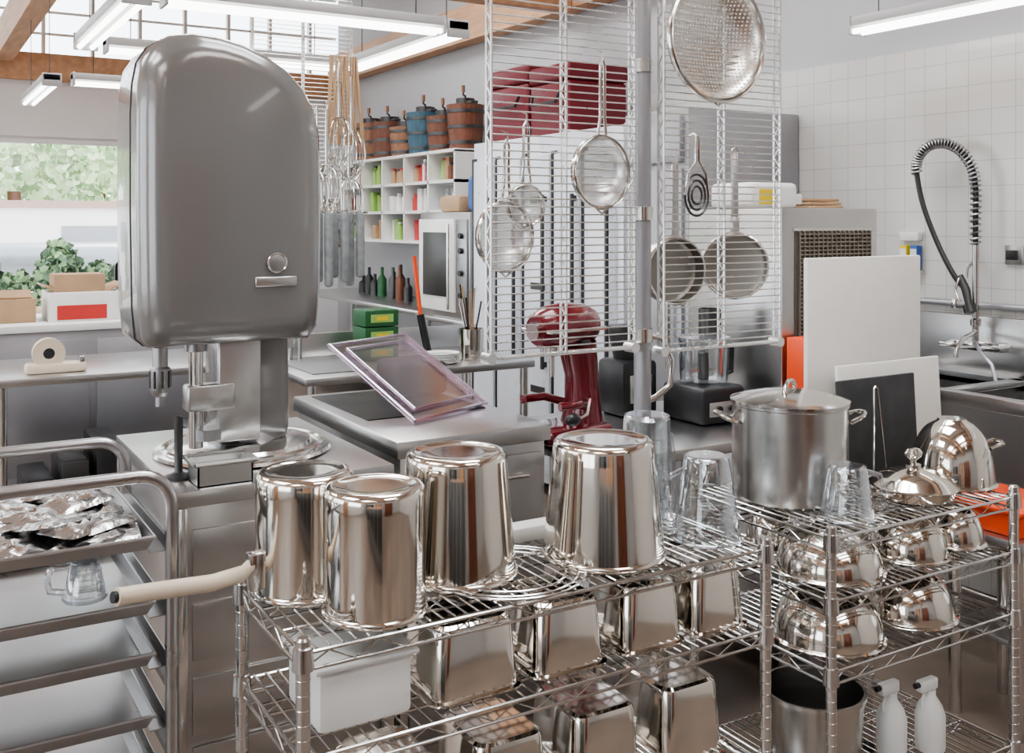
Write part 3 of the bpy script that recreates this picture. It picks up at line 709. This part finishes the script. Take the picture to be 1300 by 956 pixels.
b=B('label_printer'); b.box(2.62,2.86,2.70,2.92,1.645,1.74,WHITEP,.02,seg=3); b.box(2.84,2.90,2.72,2.9,1.66,1.70,WHITEP,.005); b.box(2.66,2.74,2.696,2.702,1.66,1.715,YEL); b.done()
b=B('wooden_tray_stack'); 
for i in range(3): b.box(2.93,3.10,2.7+.01*i,2.9,1.645+.014*i,1.657+.014*i,CARD,.003)
b.done()
b=B('orange_crate'); b.box(2.635,2.70,2.44,2.53,.0,1.02,GREYC,.004); b.box(2.625,2.705,2.435,2.535,1.02,1.20,ORANGE,.004); b.box(2.635,2.695,2.432,2.436,1.04,1.10,WHITEP); b.done()
# ------------------------------------------------------------------ sink along tiled wall
b=B('three_compartment_sink'); x0,x1,y0,y1=3.30,3.90,1.2,3.08
b.M=Matrix.Translation((0,0,.06))
b.box(3.90,3.935,y0,y1,.85,1.14,STEELB,.004)
for (a,c) in((y0,1.32),(1.86,1.92),(2.46,2.52),(2.9,y1)): b.box(x0,3.90,a,c,.86,.90,STEELB,.003)
b.box(x0,x0+.05,y0,y1,.86,.92,STEELB,.012); b.box(3.85,3.9,y0,y1,.86,.9,STEELB)
for (a,c) in((1.32,1.86),(1.92,2.46),(2.52,2.9)):
    b.box(x0+.04,x0+.05,a,c,.55,.88,STEELB); b.box(3.85,3.86,a,c,.55,.88,STEELB); b.box(x0+.04,3.86,a-.004,a+.004,.55,.88,STEELB); b.box(x0+.04,3.86,c-.004,c+.004,.55,.88,STEELB); b.box(x0+.04,3.86,a,c,.545,.555,STEELB)
b.box(x0-.002,x0+.004,y0,y1,.56,.87,STEELB)
b.M=Matrix()
for x in(3.35,3.85):
    for y in(1.26,2.2,3.0): b.cyl((x,y,0),(x,y,.93),.02,STEEL,12)
b.cyl((3.35,1.26,.25),(3.35,3.0,.25),.015,STEEL,10)
b.done()
b=B('wall_conduit'); b.cyl((3.918,.3,1.245),(3.918,3.6,1.245),.014,GREYC,12)
for y in(1.0,2.0,2.8): b.box(3.90,3.937,y-.012,y+.012,1.225,1.265,STEEL,.002)
b.done()
def spray_faucet(y):
    b=B('pre_rinse_faucet'); fx=3.86
    b.box(3.84,3.90,y-.11,y+.11,1.06,1.10,CHROME,.008)
    for s in(-1,1):
        b.cyl((3.90,y+s*.10,1.08),(3.84,y+s*.10,1.08),.02,CHROME,16); b.cyl((3.84,y+s*.10,1.08),(3.81,y+s*.10,1.08),.014,CHROME,12); b.box(3.80,3.815,y+s*.10-.045,y+s*.10+.045,1.07,1.09,CHROME,.005)
    b.cyl((fx-.01,y,1.08),(fx-.01,y,1.50),.0135,CHROME,14); b.lathe([(.014,0),(.022,.004),(.022,.03),(.014,.035)],(fx-.01,y,1.16),CHROME,16)
    fx-=.01
    b.tube([(fx,y,1.14),(fx-.05,y-.02,1.135),(fx-.14,y-.04,1.12),(fx-.2,y-.05,1.08),(fx-.2,y-.05,1.05)],.010,CHROME,10)
    path=[Vector((fx,y,1.50)),Vector((fx,y,1.62)),Vector((fx,y+.0,1.74)),Vector((fx,y+.02,1.83)),Vector((fx-.01,y+.07,1.90)),Vector((fx-.03,y+.13,1.93)),Vector((fx-.05,y+.19,1.92)),Vector((fx-.06,y+.235,1.87)),Vector((fx-.06,y+.24,1.80)),Vector((fx-.055,y+.21,1.66)),Vector((fx-.04,y+.15,1.5)),Vector((fx-.03,y+.08,1.37)),Vector((fx-.02,y+.03,1.31))]
    P=[]
    for i in range(len(path)-1):
        p0=path[max(i-1,0)];p1=path[i];p2=path[i+1];p3=path[min(i+2,len(path)-1)]
        for k in range(12):
            t=k/12; P.append(.5*((2*p1)+(p2-p0)*t+(2*p0-5*p1+4*p2-p3)*t*t+(3*p1-p0-3*p2+p3)*t**3))
    P.append(path[-1])
    b.tube(P,.011,BLACK,8)
    nsp=12*8; R=.020; pts=[]
    turns=42
    for i in range(nsp*6):
        u=i/6; k=int(u); f=u-k; c=P[k].lerp(P[k+1],f); d=(P[k+1]-P[k]).normalized(); xx=Vector((1,0,0)); xx=(xx-d*xx.dot(d)).normalized(); yy=d.cross(xx)
        a=2*pi*turns*i/(nsp*6); pts.append(c+xx*R*math.cos(a)+yy*R*math.sin(a))
    b.tube(pts,.0042,STEELD,5)
    e=P[-1]; b.tube([e+Vector((0,.03,.06)),e,e+Vector((-.01,-.02,-.06))],[.014,.018,.014],DARKM,12)
    b.cyl(e+Vector((-.01,-.02,-.06)),e+Vector((-.012,-.03,-.09)),.026,DARKM,16); b.tube([e+Vector((-.02,.02,.05)),e+Vector((-.045,.02,-.0)),e+Vector((-.04,0,-.05))],.005,CHROME,6)
    b.tube([(fx,y,1.45),(fx-.01,y+.03,1.40),(fx-.02,y+.03,1.36)],.005,CHROME,6)
    b.tube([(fx-.01,y,1.10),(fx-.05,y-.06,1.06),(fx-.07,y-.12,1.02),(fx-.08,y-.16,.90)],.008,GREYC,8)
    return b.done()
spray_faucet(2.66)
b=B('wall_outlet'); b.box(3.925,3.937,2.50,2.58,1.42,1.50,STEELB,.004); b.box(3.90,3.926,2.52,2.56,1.44,1.48,BLACK,.004); b.done()
b=B('chemical_dispenser'); b.box(3.89,3.937,2.97,3.09,1.36,1.38,STEEL,.003)
for i,mt in enumerate((BLUE,YEL)): b.box(3.895,3.93,2.98+i*.055,3.02+i*.055,1.38,1.49,mt,.006); b.box(3.893,3.896,2.984+i*.055,3.016+i*.055,1.43,1.475,WHITEP)
b.box(3.9,3.936,2.98,3.08,1.51,1.55,WHITEP,.004)
b.done()
b=table('low_utility_stand',2.92,3.26,1.86,2.16,.62); b.done()
b=B('orange_bin'); b.box(2.95,3.22,1.89,2.13,.62,.70,ORANGE,.01); b.box(2.94,3.23,1.88,2.14,.69,.705,ORANGE,.004); b.done()
# ------------------------------------------------------------------ fluorescent fixtures
def fixture(p,q,name='fluorescent_light'):
    b=B(name); p=Vector(p);q=Vector(q); d=(q-p).normalized(); s=Vector((-d.y,d.x,0))
    L=(q-p).length
    b.M=Matrix(((d.x,s.x,0,p.x),(d.y,s.y,0,p.y),(0,0,1,p.z),(0,0,0,1)))
    b.box(0,L,-.05,.05,.02,.06,LAMPB,.004); b.box(0,.012,-.055,.055,-.015,.065,LAMPB,.003); b.box(L-.012,L,-.055,.055,-.015,.065,LAMPB,.003)
    for y in(-.028,.028): b.cyl((.012,y,0),(L-.012,y,0),.0125,TUBE,12)
    for x in(.12,L-.12): b.cyl((x,0,.055),(x,0,H-p.z),.0025,DARKM,6)
    return b.done()
zf=2.425
fixture((.86,4.0,zf),(2.04,4.0,zf)); fixture((.86,5.25,zf),(2.04,5.25,zf)); fixture((.77,4.0,zf),(.77,5.22,zf)); fixture((2.13,4.0,zf),(2.13,5.22,zf))
fixture((.80,6.7,zf),(.80,7.95,zf)); fixture((.9,6.62,zf),(2.1,6.62,zf)); fixture((3.58,3.05,2.42),(3.58,1.83,2.42))
fixture((-1.5,1.0,2.6),(-1.5,2.22,2.6)); fixture((-.2,-1.0,2.7),(-.2,.22,2.7)); fixture((2.2,-1.4,2.7),(2.2,-.18,2.7))
# ------------------------------------------------------------------ cubby with goods and ice cream churns
b=B('cubby_shelf'); x0,x1,y0,y1,z0,z1=3.55,3.945,6.74,8.95,1.43,2.13
b.box(x1-.02,x1,y0,y1,z0,z1,WHITEP)
ysv=[y0+i*(y1-y0)/5 for i in range(6)]; zsv=[z0,z0+.24,z0+.47,z1]
for y in ysv: b.box(x0,x1-.02,y-.012,y+.012,z0,z1,WHITEP)
for z in zsv: b.box(x0,x1-.02,y0-.012,y1+.012,z-.012,z+.012,WHITEP)
b.done()
b=B('pantry_goods')
cols=[GREENL,REDL,WHITEP,CARD,WHITEP,BLACK,WOOD2,GREENL,GLASSC,WOOD2]
for i in range(5):
    for j in range(3):
        y=ysv[i]+.03; mt=random.choice(cols)
        while y<ysv[i+1]-.07:
            r=random.uniform(.022,.038); h=random.uniform(.11,.18); x=3.62+random.random()*.05
            if random.random()<.6:
                b.lathe([(0,0),(r,0),(r,h*.8),(r*.6,h*.85),(r*.65,h),(0,h)],(x,y+r,zsv[j]+.012),mt,14)
                b.lathe([(r*.67,0),(r*.67,.015),(0,.016)],(x,y+r,zsv[j]+.012+h*.9),random.choice([WHITEP,REDL,BLACK]),12)
            else: b.box(x-r,x+r,y,y+2*r,zsv[j]+.012,zsv[j]+.012+h,mt,.003)
            y+=2*r+.006
            if random.random()<.35: mt=random.choice(cols)
b.done()
def churn(x,y,z,r,h,mat):
    b=B('ice_cream_churn')
    b.lathe([(0,0),(r*.85,0),(r,h),(r*.92,h),(r*.9,h-.02),(0,h-.02)],(x,y,z),mat,24)
    for k in(.15,.5,.85): b.lathe([(r*(.85+.15*k)+.001,h*k-.012),(r*(.85+.15*k)+.004,h*k-.012),(r*(.85+.15*k)+.006,h*k+.012),(r*(.85+.15*k)+.002,h*k+.012)],(x,y,z),DARKM,24)
    b.cyl((x,y,z+h-.02),(x,y,z+h+.05),r*.5,DARKM,16); b.box(x-.03,x+.03,y-r,y+r,z+h,z+h+.025,DARKM,.004)
    b.tube([(x,y,z+h+.04),(x-.05,y-r*.6,z+h+.06),(x-.09,y-r*.9,z+h+.06),(x-.09,y-r*.9,z+h+.11)],.008,DARKM,8); b.cyl((x-.09,y-r*.9,z+h+.08),(x-.09,y-r*.9,z+h+.13),.014,WOOD3,10)
    b.done()
for (y,r,h,m_) in((6.88,.145,.34,WOOD2),(7.22,.15,.28,WOOD2),(7.57,.16,.34,BLUEW),(7.93,.15,.25,WOOD3),(8.28,.165,.32,WOOD2),(8.68,.16,.34,WOOD3)):
    churn(3.72,y,2.142,r,h,m_)
table('stainless_counter',3.32,3.93,6.75,9.6,.93).done()
b=table('oven_stand',3.22,3.90,5.90,6.72,.93); b.done()
b=B('convection_oven'); b.box(3.24,3.88,5.93,6.68,.93,1.66,STEELB,.008); b.box(3.22,3.24,6.12,6.66,.98,1.61,WHITEP,.005); b.box(3.212,3.222,6.20,6.58,1.08,1.52,DARKM,.002)
b.cyl((3.19,6.15,1.0),(3.19,6.15,1.58),.011,STEEL,10); b.box(3.225,3.24,5.95,6.09,.98,1.61,STEELD,.003)
for z in(1.1,1.25,1.4,1.5): b.cyl((3.225,6.02,z),(3.205,6.02,z),.02,BLACK,14)
b.done()
b=B('paper_sack'); b.box(3.35,3.6,6.3,6.6,1.66,1.78,CARD,.03); b.done()
b=B('blue_cloth_bag'); b.box(3.38,3.6,6.0,6.25,1.66,1.92,BLUE,.05,seg=4); b.done()
b=B('counter_bottles')
for i in range(16):
    y=6.95+i*.13; r=random.uniform(.03,.05); h=random.uniform(.15,.3); mt=random.choice([BLACK,DARKM,GREEN,WHITEP,WOOD2,BLACK,DARKM])
    b.lathe([(0,0),(r,0),(r,h*.6),(r*.35,h*.75),(r*.35,h),(0,h)],(3.6+random.random()*.15,y,.93),mt,14)
b.done()
# ------------------------------------------------------------------ mid and left tables
b=table('sink_table',1.55,2.75,4.35,5.05,.90)
b.box(1.62,2.05,4.45,4.95,.901,.905,STEELD); 
b.tube([(1.75,5.0,.9),(1.75,5.0,1.12)]+[(1.75,5.0-.09+.09*math.cos(a),1.12+.09*math.sin(a)) for a in [i*pi/8 for i in range(1,9)]],.011,CHROME,10)
b.cyl((1.70,5.0,.9),(1.70,5.0,.96),.015,CHROME,10)
b.box(1.5,2.8,5.05,5.07,.9,1.02,STEELB,.003)
b.done()
b=B('green_tea_boxes')
for i in range(3):
    b.box(1.98,2.16,4.7,4.86,.905+i*.085,.985+i*.085,GREEN,.004); b.box(2.01,2.13,4.697,4.70,.925+i*.085,.965+i*.085,GREENL); b.box(2.04,2.10,4.695,4.698,.935+i*.085,.955+i*.085,YEL)
b.done()
b=B('orange_handled_brush'); b.cyl((2.34,4.72,.9),(2.30,4.74,1.12),.02,BLACK,12); b.cyl((2.30,4.74,1.12),(2.27,4.75,1.42),.011,ORANGE,12); b.done()
b=B('dish_stack')
for i in range(6): b.lathe([(0,0),(.06,0),(.09,.012),(.088,.014),(.055,.004)],(2.30,4.50,.90+i*.008),WHITEP,24)
b.done()
b=B('utensil_crock'); b.lathe([(0,0),(.06,0),(.065,.15),(.06,.15),(.055,.01)],(2.52,4.6,.9),STEELP,24)
for i in range(9):
    a=random.random()*6; b.cyl((2.52,4.6,.91),(2.52+.06*math.cos(a),4.6+.06*math.sin(a),1.18+random.random()*.1),.005,random.choice([BLACK,CARD,STEEL]),6)
b.done()
b=table('stainless_work_table',.36,1.5,5.0,5.75,.90); b.done()
b=B('work_table_goods')
for i in range(6): b.box(.5+i*.15,.62+i*.15,5.1,5.5,.30,.42+.07*(i%3),random.choice([STEELD,ALU,BLACK,DARKM]),.01)
b.done()
b=B('tape_dispenser'); b.box(.50,.76,5.10,5.20,.90,.945,BEIGE,.015); b.M=face_room((.60,5.15,.99)); b.lathe([(.025,-.025),(.07,-.025),(.07,.025),(.025,.025)],(0,0,0),BEIGE,28,closed=True); b.lathe([(0,-.02),(.025,-.02),(.025,.02),(0,.02)],(0,0,0),DARKM,20); b.M=Matrix(); b.box(.73,.75,5.11,5.19,.94,.97,STEEL,.002); b.done()
b=B('white_counter'); b.box(-.9,1.55,6.05,6.75,.05,1.0,GREYC,.005); b.box(-.93,1.58,6.02,6.78,1.0,1.04,WHITEP,.005); b.box(-.88,1.53,6.1,6.7,0,.05,BLACK)
for i in range(4): b.box(-.85+i*.6,-.29+i*.6,6.035,6.05,.12,.95,GREYC,.004)
b.done()
b=B('cardboard_box'); b.box(.72,1.12,6.15,6.5,1.04,1.20,WHITEP,.004); b.box(.76,1.02,6.147,6.15,1.05,1.13,REDL); b.box(.70,.9,6.2,6.5,1.20,1.21,CARD,R=Matrix.Rotation(.3,3,'Y')); b.box(.95,1.13,6.2,6.5,1.20,1.21,CARD,R=Matrix.Rotation(-.4,3,'Y')); b.box(.75,1.02,6.2,6.4,1.18,1.30,CARD,.004); b.done()
b=B('cardboard_box'); b.box(.44,.66,6.2,6.5,1.04,1.17,CARD,.004); b.box(.46,.64,6.22,6.3,1.17,1.2,CARD,R=Matrix.Rotation(.5,3,'X')); b.done()
b=B('towel_pile')
for i in range(7): b.ball((1.25+random.random()*.22,6.25+random.random()*.2,1.09+random.random()*.07),.08,random.choice([WHITEP,GRAYT,WHITEP]),1.5,1,.6,12)
b.done()
b=B('plate_stack')
for i in range(5): b.lathe([(0,0),(.07,0),(.12,.015),(.118,.018),(.065,.005)],(1.22,6.62,1.04+i*.009),WHITEP,24)
b.done()
b=B('paper_cup_stack')
for i,(x,y) in enumerate(((.28,6.2),(.38,6.25),(.33,6.4),(.20,6.3))): b.lathe([(0,0),(.035,0),(.05,.11+.03*i),(0,.11+.03*i)],(x,y,1.04),random.choice([WHITEP,STEELD,GRAYT]),20)
b.done()
b=B('office_chair'); T=Matrix.Translation((.52,0,-.12)); b.M=T; b.box(.9,1.28,8.2,8.26,.95,1.42,BLACK,.05,seg=3); b.box(.85,1.3,8.25,8.7,.58,.66,BLACK,.03); b.cyl((1.1,8.45,.22),(1.1,8.45,.6),.03,DARKM)
for k in range(5): b.cyl((1.1,8.45,.22),(1.1+.28*math.cos(k*1.257),8.45+.28*math.sin(k*1.257),.17),.02,DARKM); b.ball((1.1+.28*math.cos(k*1.257),8.45+.28*math.sin(k*1.257),.15),.03,BLACK)
b.cyl((1.1,8.24,.6),(1.1,8.23,.97),.02,DARKM); b.done()
b=B('wooden_dining_table'); b.box(-.6,1.9,8.9,9.7,.82,.86,WOOD,.006)
for x in(-.5,1.8):
    for y in(9.0,9.6): b.box(x-.03,x+.03,y-.03,y+.03,0,.82,WOOD,.004)
b.done()
# ------------------------------------------------------------------ light
w=bpy.data.worlds.new('World'); sc.world=w; w.use_nodes=True
bg=w.node_tree.nodes['Background']; bg.inputs[0].default_value=(.88,.94,1,1); bg.inputs[1].default_value=3.6
s=bpy.data.lights.new('sun','SUN'); s.energy=1.2; s.angle=.3; so=bpy.data.objects.new('sun_light',s); so.rotation_euler=(math.radians(35),0,math.radians(150)); sc.collection.objects.link(so)
# ------------------------------------------------------------------ camera
cam=bpy.data.cameras.new('camera'); co=bpy.data.objects.new('camera',cam); sc.collection.objects.link(co)
cam.lens=36; cam.sensor_width=36; cam.sensor_fit='HORIZONTAL'; cam.shift_y=-.152
co.location=(0,0,1.6); co.rotation_euler=(pi/2,0,-math.radians(31)); cam.clip_start=.05; cam.clip_end=200
sc.camera=co
sc.view_settings.view_transform='AgX'
sc.view_settings.look='AgX - Medium High Contrast'
sc.view_settings.exposure=0.32
